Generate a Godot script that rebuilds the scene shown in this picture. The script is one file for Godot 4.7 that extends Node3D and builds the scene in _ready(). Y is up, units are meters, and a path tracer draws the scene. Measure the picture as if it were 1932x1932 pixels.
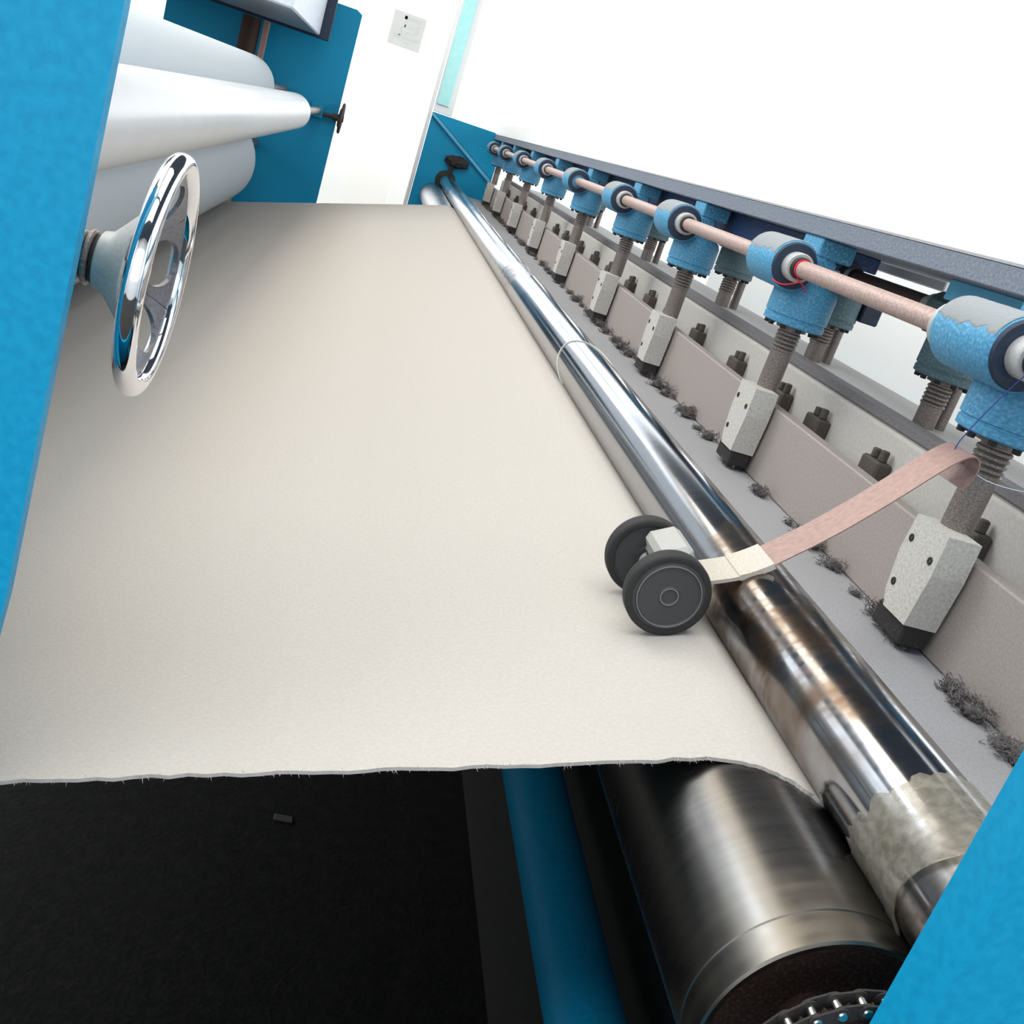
extends Node3D
# A wide needle loom seen from its operator side. x runs across the machine, y up, -z along its rollers.
# Heights below are written from the eye (1.75 m over the floor) as "u", lengths along the rollers as "l".

const H := 1.75
const FEND := 9.4          # inner side of the far machine frames
var M := {}
var taken := {}
var rng := RandomNumberGenerator.new()


func P(r: float, u: float, l: float) -> Vector3:
	return Vector3(r, u + H, -l)


# ---------------------------------------------------------------- naming
func numbered(called: String) -> String:
	if not taken.has(called):
		taken[called] = 0
		return called
	taken[called] += 1
	return "%s_%03d" % [called, taken[called]]


func tag(o: Node, label: String, category: String, group := "") -> Node:
	o.set_meta("label", label)
	o.set_meta("category", category)
	if group:
		o.set_meta("group", group)
	return o


func thing(called: String, label: String, category: String, at := Vector3.ZERO, group := "") -> Node3D:
	var o := Node3D.new()
	o.name = numbered(called)
	add_child(o)
	o.position = at
	tag(o, label, category, group)
	return o


# a mesh drawn in world coordinates (or, with local, in its parent's own)
func obj(called: String, st: SurfaceTool, m: Material, parent: Node = self, local := false) -> MeshInstance3D:
	var o := MeshInstance3D.new()
	o.mesh = st.commit()
	o.material_override = m
	o.name = called if parent != self else numbered(called)
	parent.add_child(o, true)
	if not local and parent != self:
		var base := Vector3.ZERO
		var p: Node = parent
		while p is Node3D and p != self:
			base += p.position
			p = p.get_parent()
		o.position = -base
	return o


func struct(called: String, st: SurfaceTool, m: Material, label: String) -> MeshInstance3D:
	var o := obj(called, st, m)
	o.set_meta("kind", "structure")
	o.set_meta("label", label)
	o.set_meta("category", called.split("_")[0])
	return o


# ---------------------------------------------------------------- shapes
func begin() -> SurfaceTool:
	var st := SurfaceTool.new()
	st.begin(Mesh.PRIMITIVE_TRIANGLES)
	return st


func tri(st: SurfaceTool, a: Vector3, b: Vector3, c: Vector3, na: Vector3, nb: Vector3, nc: Vector3, ua := Vector2.ZERO, ub := Vector2.ZERO, uc := Vector2.ZERO) -> void:
	var g := (b - a).cross(c - a)
	if g.length_squared() < 1e-16:
		return
	if g.dot(na + nb + nc) > 0:
		var t := b; b = c; c = t
		t = nb; nb = nc; nc = t
		var t2 := ub; ub = uc; uc = t2
	st.set_normal(na); st.set_uv(ua); st.add_vertex(a)
	st.set_normal(nb); st.set_uv(ub); st.add_vertex(b)
	st.set_normal(nc); st.set_uv(uc); st.add_vertex(c)


func flat(st: SurfaceTool, pts: Array, out: Vector3) -> void:
	for i in range(1, pts.size() - 1):
		var n: Vector3 = (pts[i] - pts[0]).cross(pts[i + 1] - pts[0]).normalized()
		if n.dot(out) < 0:
			n = -n
		tri(st, pts[0], pts[i], pts[i + 1], n, n, n)


# a box with chamfered edges
func box(st: SurfaceTool, lo: Vector3, hi: Vector3, bev := 0.003, xf := Transform3D.IDENTITY) -> void:
	var a := Vector3(minf(lo.x, hi.x), minf(lo.y, hi.y), minf(lo.z, hi.z))
	var b := Vector3(maxf(lo.x, hi.x), maxf(lo.y, hi.y), maxf(lo.z, hi.z))
	var c := (a + b) / 2
	var h := (b - a) / 2
	bev = minf(bev, minf(h.x, minf(h.y, h.z)) * 0.9)
	var v := func(s: Vector3, ax: int) -> Vector3:      # the corner s as the face ax sees it
		var p := h
		for k in 3:
			if k != ax:
				p[k] -= bev
		return xf * (c + p * s)
	for ax in 3:
		for sg in [-1.0, 1.0]:
			var q := []
			for uv in [[-1, -1], [1, -1], [1, 1], [-1, 1]]:
				var s := Vector3.ZERO
				s[ax] = sg
				s[(ax + 1) % 3] = uv[0]
				s[(ax + 2) % 3] = uv[1]
				q.append(v.call(s, ax))
			var n := Vector3.ZERO
			n[ax] = sg
			flat(st, q, xf.basis * n)
	for ax in 3:                                         # edges along ax
		for s1 in [-1.0, 1.0]:
			for s2 in [-1.0, 1.0]:
				var k1 := (ax + 1) % 3
				var k2 := (ax + 2) % 3
				var s := Vector3.ZERO
				s[k1] = s1
				s[k2] = s2
				var t := s
				s[ax] = -1
				t[ax] = 1
				var n := Vector3.ZERO
				n[k1] = s1
				n[k2] = s2
				flat(st, [v.call(s, k1), v.call(t, k1), v.call(t, k2), v.call(s, k2)], xf.basis * n)
	for sx in [-1.0, 1.0]:
		for sy in [-1.0, 1.0]:
			for sz in [-1.0, 1.0]:
				var s := Vector3(sx, sy, sz)
				flat(st, [v.call(s, 0), v.call(s, 1), v.call(s, 2)], xf.basis * s)


# a transform whose +y runs from a towards b
func along(a: Vector3, b: Vector3) -> Transform3D:
	var y := (b - a).normalized()
	var x := y.cross(Vector3.UP if absf(y.y) < 0.9 else Vector3.RIGHT).normalized()
	return Transform3D(Basis(x, y, x.cross(y)), a)


# a profile of (distance along the axis, radius) turned round +y of xf
func lathe(st: SurfaceTool, prof: Array, xf: Transform3D, seg := 32, close := false, a0 := 0.0, a1 := TAU, crease := 0.75) -> void:
	var n := prof.size()
	var m := n if close else n - 1
	var nrm := []
	for i in m:
		var d: Vector2 = prof[(i + 1) % n] - prof[i]
		nrm.append(Vector2(-d.y, d.x).normalized() * -1.0)     # (axial, radial)
	# the outside is where the profile turns right-handed; find it from its area
	var area := 0.0
	for i in n:
		var p: Vector2 = prof[i]
		var q: Vector2 = prof[(i + 1) % n]
		area += p.x * q.y - q.x * p.y
	var sgn := 1.0 if area > 0 else -1.0
	var at := 0.0
	var length := 0.0
	for i in m:
		length += (prof[(i + 1) % n] as Vector2).distance_to(prof[i])
	for i in m:
		var p: Vector2 = prof[i]
		var q: Vector2 = prof[(i + 1) % n]
		if p.distance_to(q) < 1e-7:
			continue
		var own: Vector2 = nrm[i] * sgn
		var n0 := own
		var n1 := own
		if i > 0 or close:
			var o: Vector2 = nrm[(i - 1 + m) % m] * sgn
			if o.dot(own) > crease:
				n0 = (o + own).normalized()
		if i < m - 1 or close:
			var o: Vector2 = nrm[(i + 1) % m] * sgn
			if o.dot(own) > crease:
				n1 = (o + own).normalized()
		var v0 := at / length
		at += p.distance_to(q)
		var v1 := at / length
		for k in seg:
			var t0 := a0 + (a1 - a0) * k / seg
			var t1 := a0 + (a1 - a0) * (k + 1) / seg
			var e0 := Vector3(cos(t0), 0, sin(t0))
			var e1 := Vector3(cos(t1), 0, sin(t1))
			var A := e0 * p.y + Vector3.UP * p.x
			var B := e1 * p.y + Vector3.UP * p.x
			var C := e1 * q.y + Vector3.UP * q.x
			var D := e0 * q.y + Vector3.UP * q.x
			var nA := e0 * n0.y + Vector3.UP * n0.x
			var nB := e1 * n0.y + Vector3.UP * n0.x
			var nC := e1 * n1.y + Vector3.UP * n1.x
			var nD := e0 * n1.y + Vector3.UP * n1.x
			var bs := xf.basis
			var ua := Vector2(float(k) / seg, v0)
			var ub := Vector2(float(k + 1) / seg, v0)
			var uc := Vector2(float(k + 1) / seg, v1)
			var ud := Vector2(float(k) / seg, v1)
			tri(st, xf * A, xf * B, xf * C, bs * nA, bs * nB, bs * nC, ua, ub, uc)
			tri(st, xf * A, xf * C, xf * D, bs * nA, bs * nC, bs * nD, ua, uc, ud)


func rod(st: SurfaceTool, a: Vector3, b: Vector3, r: float, seg := 20, bev := 0.002) -> void:
	var n := a.distance_to(b)
	bev = minf(bev, minf(n / 3, r / 2))
	lathe(st, [Vector2(0, 0), Vector2(0, r - bev), Vector2(bev, r), Vector2(n - bev, r), Vector2(n, r - bev), Vector2(n, 0)], along(a, b), seg)


func ring(st: SurfaceTool, a: Vector3, b: Vector3, r0: float, r1: float, seg := 32, bev := 0.0015) -> void:
	var n := a.distance_to(b)
	lathe(st, [Vector2(0, r0), Vector2(0, r1 - bev), Vector2(bev, r1), Vector2(n - bev, r1), Vector2(n, r1 - bev), Vector2(n, r0)], along(a, b), seg, true)


func wire(st: SurfaceTool, pts: Array, r: float, seg := 6, smooth := 6) -> void:
	var cv := Curve3D.new()
	for i in pts.size():
		var d: Vector3 = (pts[mini(i + 1, pts.size() - 1)] - pts[maxi(i - 1, 0)]) / 6.0
		cv.add_point(pts[i], -d, d)
	var fine := []
	for i in pts.size() - 1:
		for k in smooth:
			fine.append(cv.sample(i, float(k) / smooth))
	fine.append(pts[-1])
	var rows := []
	var up := Vector3.UP
	for i in fine.size():
		var t: Vector3 = (fine[mini(i + 1, fine.size() - 1)] - fine[maxi(i - 1, 0)]).normalized()
		if absf(t.dot(up)) > 0.95:
			up = Vector3.RIGHT if absf(t.x) < 0.8 else Vector3.BACK
		var x := t.cross(up).normalized()
		up = x.cross(t)
		var row := []
		for k in seg + 1:
			var a := TAU * k / seg
			row.append(x * cos(a) + up * sin(a))
		rows.append(row)
	for i in fine.size() - 1:
		for k in seg:
			var a: Vector3 = rows[i][k]
			var b: Vector3 = rows[i][k + 1]
			var c: Vector3 = rows[i + 1][k + 1]
			var d: Vector3 = rows[i + 1][k]
			tri(st, fine[i] + a * r, fine[i] + b * r, fine[i + 1] + c * r, a, b, c)
			tri(st, fine[i] + a * r, fine[i + 1] + c * r, fine[i + 1] + d * r, a, c, d)


# a flat outline in (r, u) given a depth along l
func slab(st: SurfaceTool, pts: Array, l0: float, l1: float) -> void:
	var poly := PackedVector2Array(pts)
	var ix := Geometry2D.triangulate_polygon(poly)
	for k in range(0, ix.size(), 3):
		for e in [[l0, Vector3.BACK], [l1, Vector3.FORWARD]]:
			var q := []
			for j in 3:
				q.append(P(poly[ix[k + j]].x, poly[ix[k + j]].y, e[0]))
			flat(st, q, e[1])
	var ccw := not Geometry2D.is_polygon_clockwise(poly)
	for k in poly.size():
		var a := poly[k]
		var b := poly[(k + 1) % poly.size()]
		var d := b - a
		var n := Vector3(d.y, -d.x, 0) * (1.0 if ccw else -1.0)
		flat(st, [P(a.x, a.y, l0), P(b.x, b.y, l0), P(b.x, b.y, l1), P(a.x, a.y, l1)], n)


# a sheet of some thickness that follows a path in (r, u) from l0 to l1; wob lets its two side edges waver
func sheet(st: SurfaceTool, path: Array, l0: float, l1: float, thick: float, nl: int, wob := 0.0, noise: FastNoiseLite = null, near := []) -> void:
	var n := path.size()
	var grid := []
	var s := 0.0
	for i in n:
		if i > 0:
			s += (path[i] as Vector2).distance_to(path[i - 1])
		var d: Vector2 = (path[mini(i + 1, n - 1)] - path[maxi(i - 1, 0)]).normalized()
		var nn := Vector2(-d.y, d.x)
		var row := []
		for k in nl + 1:
			var f := float(k) / nl
			f = f * f * 0.5 + f * 0.5
			var l := lerpf(near[i] if near else l0, l1, f)
			if noise:
				if k == 0:
					l += noise.get_noise_1d(s * 130.0) * wob
				elif k == nl:
					l += noise.get_noise_1d(s * 100.0 + 500.0) * wob
			row.append([path[i], nn, l])
		grid.append(row)
	var at := func(i: int, k: int, side: float) -> Vector3:
		var g: Array = grid[i][k]
		var p: Vector2 = g[0] + g[1] * thick * side
		return P(p.x, p.y, g[2])
	for i in n - 1:
		for k in nl:
			for side in [0.0, 1.0]:
				var sg: float = 1.0 if side > 0 else -1.0
				var q0: Vector2 = grid[i][k][1] * sg
				var q1: Vector2 = grid[i + 1][k][1] * sg
				var a := Vector3(q0.x, q0.y, 0)
				var b := Vector3(q1.x, q1.y, 0)
				var u0 := Vector2(grid[i][k][2], i * 0.02)
				tri(st, at.call(i, k, side), at.call(i + 1, k, side), at.call(i + 1, k + 1, side), a, b, b, u0, u0, u0)
				tri(st, at.call(i, k, side), at.call(i + 1, k + 1, side), at.call(i, k + 1, side), a, b, a, u0, u0, u0)
		for e in [0, nl]:
			flat(st, [at.call(i, e, 0.0), at.call(i + 1, e, 0.0), at.call(i + 1, e, 1.0), at.call(i, e, 1.0)], Vector3.BACK if e == 0 else Vector3.FORWARD)
	for i in [0, n - 1]:
		for k in nl:
			var d: Vector2 = path[1] - path[0] if i == 0 else path[n - 2] - path[n - 1]
			flat(st, [at.call(i, k, 0.0), at.call(i, k + 1, 0.0), at.call(i, k + 1, 1.0), at.call(i, k, 1.0)], Vector3(-d.x, -d.y, 0))


func arc(c: Vector2, r: float, a0: float, a1: float, n: int) -> Array:
	var out := []
	for k in n + 1:
		var a := deg_to_rad(lerpf(a0, a1, float(k) / n))
		out.append(c + Vector2(cos(a), sin(a)) * r)
	return out


# ---------------------------------------------------------------- materials
func noise_tex(seed_: int, freq: float, ramp: Array, kind := FastNoiseLite.TYPE_SIMPLEX_SMOOTH, octaves := 4, size := 512) -> NoiseTexture2D:
	var f := FastNoiseLite.new()
	f.seed = seed_
	f.noise_type = kind
	f.frequency = freq
	f.fractal_octaves = octaves
	var t := NoiseTexture2D.new()
	t.width = size
	t.height = size
	t.seamless = true
	t.noise = f
	var g := Gradient.new()
	g.offsets = PackedFloat32Array(ramp.map(func(e): return e[0]))
	g.colors = PackedColorArray(ramp.map(func(e): return e[1]))
	t.color_ramp = g
	return t


func bump_tex(seed_: int, freq: float, strength: float, size := 512) -> NoiseTexture2D:
	var f := FastNoiseLite.new()
	f.seed = seed_
	f.frequency = freq
	f.fractal_octaves = 3
	var t := NoiseTexture2D.new()
	t.width = size
	t.height = size
	t.seamless = true
	t.as_normal_map = true
	t.bump_strength = strength
	t.noise = f
	return t


func mat(c: Color, rough := 0.6, metal := 0.0) -> StandardMaterial3D:
	var m := StandardMaterial3D.new()
	m.albedo_color = c
	m.roughness = rough
	m.metallic = metal
	return m


# a material whose colour wanders between a few tones with a grain of its own
func grainy(seed_: int, ramp: Array, rough := 0.6, metal := 0.0, scale := 2.0, freq := 0.02, bump := 0.0) -> StandardMaterial3D:
	var m := mat(Color.WHITE, rough, metal)
	m.albedo_texture = noise_tex(seed_, freq, ramp)
	m.uv1_triplanar = true
	m.uv1_world_triplanar = true
	m.uv1_scale = Vector3.ONE * scale
	if bump > 0:
		m.normal_enabled = true
		m.normal_texture = bump_tex(seed_ + 7, 0.08, bump)
	return m


# worn steel for a roller: rings of stain and scratches along its length (v), a few streaks around (u)
func roller_steel(seed_: int, stain: Array, base: Color, rough: float) -> StandardMaterial3D:
	var w := 128
	var h := 2048
	var img := Image.create(w, h, false, Image.FORMAT_RGB8)
	var ro := Image.create(w, h, false, Image.FORMAT_RGB8)
	var f := FastNoiseLite.new()
	f.seed = seed_
	f.frequency = 0.02
	f.fractal_octaves = 4
	var g := FastNoiseLite.new()
	g.seed = seed_ + 1
	g.frequency = 0.2
	for y in h:
		var line := g.get_noise_2d(0.0, y * 1.7)
		for x in w:
			var a := TAU * x / w
			var cx := cos(a) * 18.0
			var cz := sin(a) * 18.0
			var patch := f.get_noise_3d(cx, y * 0.8, cz)
			var c := base.lightened(clampf(line * 0.05, 0.0, 0.2)).darkened(clampf(-line * 0.05, 0.0, 0.2))
			var r := rough + 0.04 * patch + 0.02 * line
			for s in stain:
				var k: float = 1.0 - smoothstep(s[1] * 0.6, s[1], absf(float(y) / h - s[0]) + patch * minf(s[1] * 0.7, 0.03))
				k *= clampf(0.55 + f.get_noise_3d(cx * 4.0 + 40.0, y * 2.5, cz * 4.0) * 1.1 + line * 0.4, 0.0, 1.0) if s[1] < 0.1 else clampf(0.85 + patch * 0.5, 0.0, 1.0)
				c = c.lerp(s[2], k * s[3])
				r += k * s[4]
			img.set_pixel(x, y, c)
			r = clampf(r, 0.05, 1.0)
			ro.set_pixel(x, y, Color(r, r, r))
	var m := mat(Color.WHITE, 1.0, 1.0)
	m.albedo_texture = ImageTexture.create_from_image(img)
	m.roughness_texture = ImageTexture.create_from_image(ro)
	return m


func make_materials() -> void:
	M.felt = grainy(11, [[0.0, Color(0.68, 0.652, 0.623)], [0.45, Color(0.70, 0.672, 0.643)], [1.0, Color(0.725, 0.70, 0.672)]], 0.95, 0.0, 6.0, 0.05, 1.2)
	M.fuzz = mat(Color(0.70, 0.672, 0.643), 0.95)
	M.white_roll = grainy(12, [[0.0, Color(0.735, 0.74, 0.745)], [1.0, Color(0.76, 0.765, 0.77)]], 0.3, 0.0, 1.0, 0.01)
	M.felt_roll = grainy(13, [[0.0, Color(0.68, 0.71, 0.73)], [1.0, Color(0.72, 0.745, 0.765)]], 0.85, 0.0, 4.0, 0.04)
	M.blue = grainy(21, [[0.0, Color(0.025, 0.53, 0.70)], [0.5, Color(0.04, 0.57, 0.74)], [1.0, Color(0.08, 0.60, 0.77)]], 0.5, 0.0, 3.0, 0.05)
	M.blue.metallic_specular = 0.35
	M.cyan = grainy(23, [[0.0, Color(0.30, 0.64, 0.80)], [1.0, Color(0.36, 0.70, 0.84)]], 0.5, 0.0, 2.0, 0.03)
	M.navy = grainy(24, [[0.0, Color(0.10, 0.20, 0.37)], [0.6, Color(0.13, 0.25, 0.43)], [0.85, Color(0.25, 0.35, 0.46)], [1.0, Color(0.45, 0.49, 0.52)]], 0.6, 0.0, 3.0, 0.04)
	M.jack_blue = grainy(26, [[0.0, Color(0.18, 0.47, 0.64)], [0.5, Color(0.28, 0.57, 0.72)], [0.72, Color(0.40, 0.65, 0.77)], [1.0, Color(0.66, 0.74, 0.78)]], 0.55, 0.0, 9.0, 0.03)
	M.jack_grey = grainy(27, [[0.0, Color(0.28, 0.39, 0.43)], [0.6, Color(0.36, 0.46, 0.49)], [1.0, Color(0.55, 0.60, 0.60)]], 0.7, 0.0, 8.0, 0.03)
	M.ring_dark = grainy(28, [[0.0, Color(0.08, 0.14, 0.22)], [1.0, Color(0.16, 0.22, 0.30)]], 0.6, 0.0, 10.0, 0.03)
	M.hub = grainy(29, [[0.0, Color(0.66, 0.66, 0.66)], [1.0, Color(0.78, 0.77, 0.76)]], 0.5, 0.2, 12.0, 0.03)
	M.shaft = grainy(30, [[0.0, Color(0.60, 0.49, 0.46)], [0.5, Color(0.70, 0.60, 0.57)], [1.0, Color(0.80, 0.73, 0.70)]], 0.5, 0.25, 6.0, 0.04)
	M.brown_shaft = grainy(31, [[0.0, Color(0.26, 0.20, 0.19)], [1.0, Color(0.40, 0.33, 0.31)]], 0.6, 0.2, 6.0, 0.04)
	M.screw = grainy(32, [[0.0, Color(0.36, 0.33, 0.31)], [0.5, Color(0.50, 0.46, 0.44)], [1.0, Color(0.70, 0.66, 0.62)]], 0.45, 0.55, 10.0, 0.05)
	M.clamp = grainy(33, [[0.0, Color(0.66, 0.64, 0.61)], [0.35, Color(0.74, 0.72, 0.69)], [1.0, Color(0.82, 0.81, 0.79)]], 0.65, 0.0, 9.0, 0.03)
	M.plate = grainy(34, [[0.0, Color(0.575, 0.535, 0.515)], [0.5, Color(0.61, 0.57, 0.55)], [1.0, Color(0.65, 0.615, 0.595)]], 0.6, 0.0, 8.0, 0.04)
	M.board = grainy(35, [[0.0, Color(0.75, 0.72, 0.69)], [0.6, Color(0.78, 0.755, 0.725)], [1.0, Color(0.81, 0.79, 0.76)]], 0.6, 0.0, 6.0, 0.03)
	M.bed = grainy(54, [[0.0, Color(0.58, 0.575, 0.585)], [0.5, Color(0.61, 0.605, 0.615)], [1.0, Color(0.645, 0.64, 0.65)]], 0.6, 0.0, 6.0, 0.05)
	M.rail = grainy(57, [[0.0, Color(0.40, 0.385, 0.39)], [1.0, Color(0.52, 0.50, 0.505)]], 0.7, 0.0, 6.0, 0.04)
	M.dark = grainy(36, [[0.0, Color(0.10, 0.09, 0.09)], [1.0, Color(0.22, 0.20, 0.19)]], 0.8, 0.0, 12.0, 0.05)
	M.oily = grainy(53, [[0.0, Color(0.24, 0.21, 0.19)], [1.0, Color(0.42, 0.38, 0.35)]], 0.7, 0.0, 12.0, 0.05)
	M.dust = grainy(56, [[0.0, Color(0.47, 0.50, 0.52)], [0.5, Color(0.56, 0.575, 0.585)], [1.0, Color(0.66, 0.66, 0.66)]], 0.95, 0.0, 25.0, 0.06)
	M.lint = grainy(37, [[0.0, Color(0.30, 0.28, 0.28)], [1.0, Color(0.52, 0.50, 0.49)]], 0.95, 0.0, 20.0, 0.06)
	M.white_paint = grainy(38, [[0.0, Color(0.935, 0.935, 0.93)], [1.0, Color(0.95, 0.95, 0.945)]], 0.45, 0.0, 0.8, 0.02)
	M.curtain = mat(Color(0.93, 0.92, 0.90), 0.8)
	M.curtain.backlight_enabled = true
	M.curtain.backlight = Color(1.0, 1.0, 0.99)
	M.wall = grainy(39, [[0.0, Color(0.90, 0.91, 0.91)], [1.0, Color(0.94, 0.945, 0.945)]], 0.9, 0.0, 0.4, 0.02)
	M.ceiling = grainy(40, [[0.0, Color(0.25, 0.29, 0.36)], [1.0, Color(0.29, 0.33, 0.40)]], 0.9, 0.0, 0.3, 0.02)
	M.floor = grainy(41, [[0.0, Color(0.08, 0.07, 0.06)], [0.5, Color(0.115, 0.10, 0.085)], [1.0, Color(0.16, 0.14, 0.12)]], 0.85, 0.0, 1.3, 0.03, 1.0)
	M.frame = mat(Color(0.62, 0.65, 0.67), 0.6)
	M.chrome = mat(Color(0.93, 0.93, 0.94), 0.06, 1.0)
	M.web = grainy(42, [[0.0, Color(0.42, 0.42, 0.44)], [1.0, Color(0.58, 0.58, 0.60)]], 0.35, 0.8, 12.0, 0.04)
	M.hub_beige = grainy(43, [[0.0, Color(0.66, 0.63, 0.58)], [0.5, Color(0.72, 0.69, 0.65)], [1.0, Color(0.78, 0.76, 0.72)]], 0.45, 0.1, 12.0, 0.03)
	M.black = grainy(44, [[0.0, Color(0.19, 0.19, 0.195)], [1.0, Color(0.28, 0.28, 0.285)]], 0.62, 0.0, 20.0, 0.05)
	M.tyre = grainy(55, [[0.0, Color(0.10, 0.098, 0.098)], [0.6, Color(0.15, 0.145, 0.14)], [1.0, Color(0.24, 0.235, 0.225)]], 0.75, 0.0, 20.0, 0.05)
	M.groove = mat(Color(0.48, 0.47, 0.46), 0.6)
	M.cream = grainy(45, [[0.0, Color(0.62, 0.61, 0.585)], [1.0, Color(0.69, 0.68, 0.66)]], 0.5, 0.0, 20.0, 0.03)
	M.strap = grainy(46, [[0.0, Color(0.50, 0.40, 0.375)], [0.4, Color(0.57, 0.465, 0.44)], [1.0, Color(0.63, 0.525, 0.50)]], 0.38, 0.35, 5.0, 0.04)
	M.tape = grainy(47, [[0.0, Color(0.62, 0.57, 0.52)], [0.5, Color(0.74, 0.70, 0.65)], [1.0, Color(0.86, 0.83, 0.79)]], 0.4, 0.0, 25.0, 0.03, 3.0)
	M.film = grainy(48, [[0.0, Color(0.52, 0.49, 0.43)], [0.45, Color(0.62, 0.59, 0.53)], [1.0, Color(0.74, 0.71, 0.65)]], 0.3, 0.2, 14.0, 0.012, 1.2)
	M.film.transparency = BaseMaterial3D.TRANSPARENCY_ALPHA
	M.film.albedo_color = Color(1, 1, 1, 0.5)
	M.rust = grainy(49, [[0.0, Color(0.15, 0.10, 0.085)], [0.6, Color(0.27, 0.18, 0.15)], [1.0, Color(0.42, 0.32, 0.28)]], 0.75, 0.1, 10.0, 0.04)
	M.pin = mat(Color(0.85, 0.83, 0.79), 0.2, 1.0)
	M.box_white = grainy(50, [[0.0, Color(0.76, 0.79, 0.83)], [1.0, Color(0.85, 0.87, 0.90)]], 0.4, 0.0, 1.0, 0.03)
	M.turquoise = grainy(51, [[0.0, Color(0.68, 0.93, 0.92)], [1.0, Color(0.75, 0.96, 0.95)]], 0.6, 0.0, 1.0, 0.03)
	M.sign = mat(Color(0.95, 0.95, 0.94), 0.7)
	M.sign_ink = mat(Color(0.88, 0.88, 0.87), 0.7)
	for e in [["rooflight", Color(1.0, 0.965, 0.90), 0.9], ["added_fill_sheet", Color(0.95, 0.98, 1.0), 0.3]]:
		M[e[0]] = mat(Color(0.8, 0.79, 0.76), 0.8)
		M[e[0]].emission_enabled = true
		M[e[0]].emission = e[1]
		M[e[0]].emission_energy_multiplier = e[2]
	M.pane = mat(Color(1, 1, 1, 0.04), 0.02)
	M.pane.transparency = BaseMaterial3D.TRANSPARENCY_ALPHA
	M.sign.backlight_enabled = true
	M.sign.backlight = Color(0.95, 0.95, 0.95)
	M.sign_ink.backlight_enabled = true
	M.sign_ink.backlight = Color(0.8, 0.8, 0.79)
	M.red = mat(Color(0.82, 0.08, 0.22), 0.8)
	M.thread_blue = mat(Color(0.10, 0.12, 0.42), 0.8)
	M.thread_grey = mat(Color(0.62, 0.66, 0.68), 0.7)
	M.thread_pale = mat(Color(0.82, 0.80, 0.76), 0.8)
	# stains: place along the roller (0 near, 1 far), half width, colour, strength, roughness added
	M.steel = roller_steel(61, [[0.054, 0.030, Color(0.40, 0.32, 0.26), 0.9, 0.16], [0.0, 0.012, Color(0.30, 0.27, 0.24), 0.9, 0.35],
		[0.36, 0.02, Color(0.75, 0.72, 0.70), 0.5, 0.25]], Color(0.66, 0.665, 0.68), 0.13)
	M.steel_low = roller_steel(62, [[0.004, 0.012, Color(0.50, 0.46, 0.40), 0.6, 0.12]], Color(0.43, 0.42, 0.41), 0.27)


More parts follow.
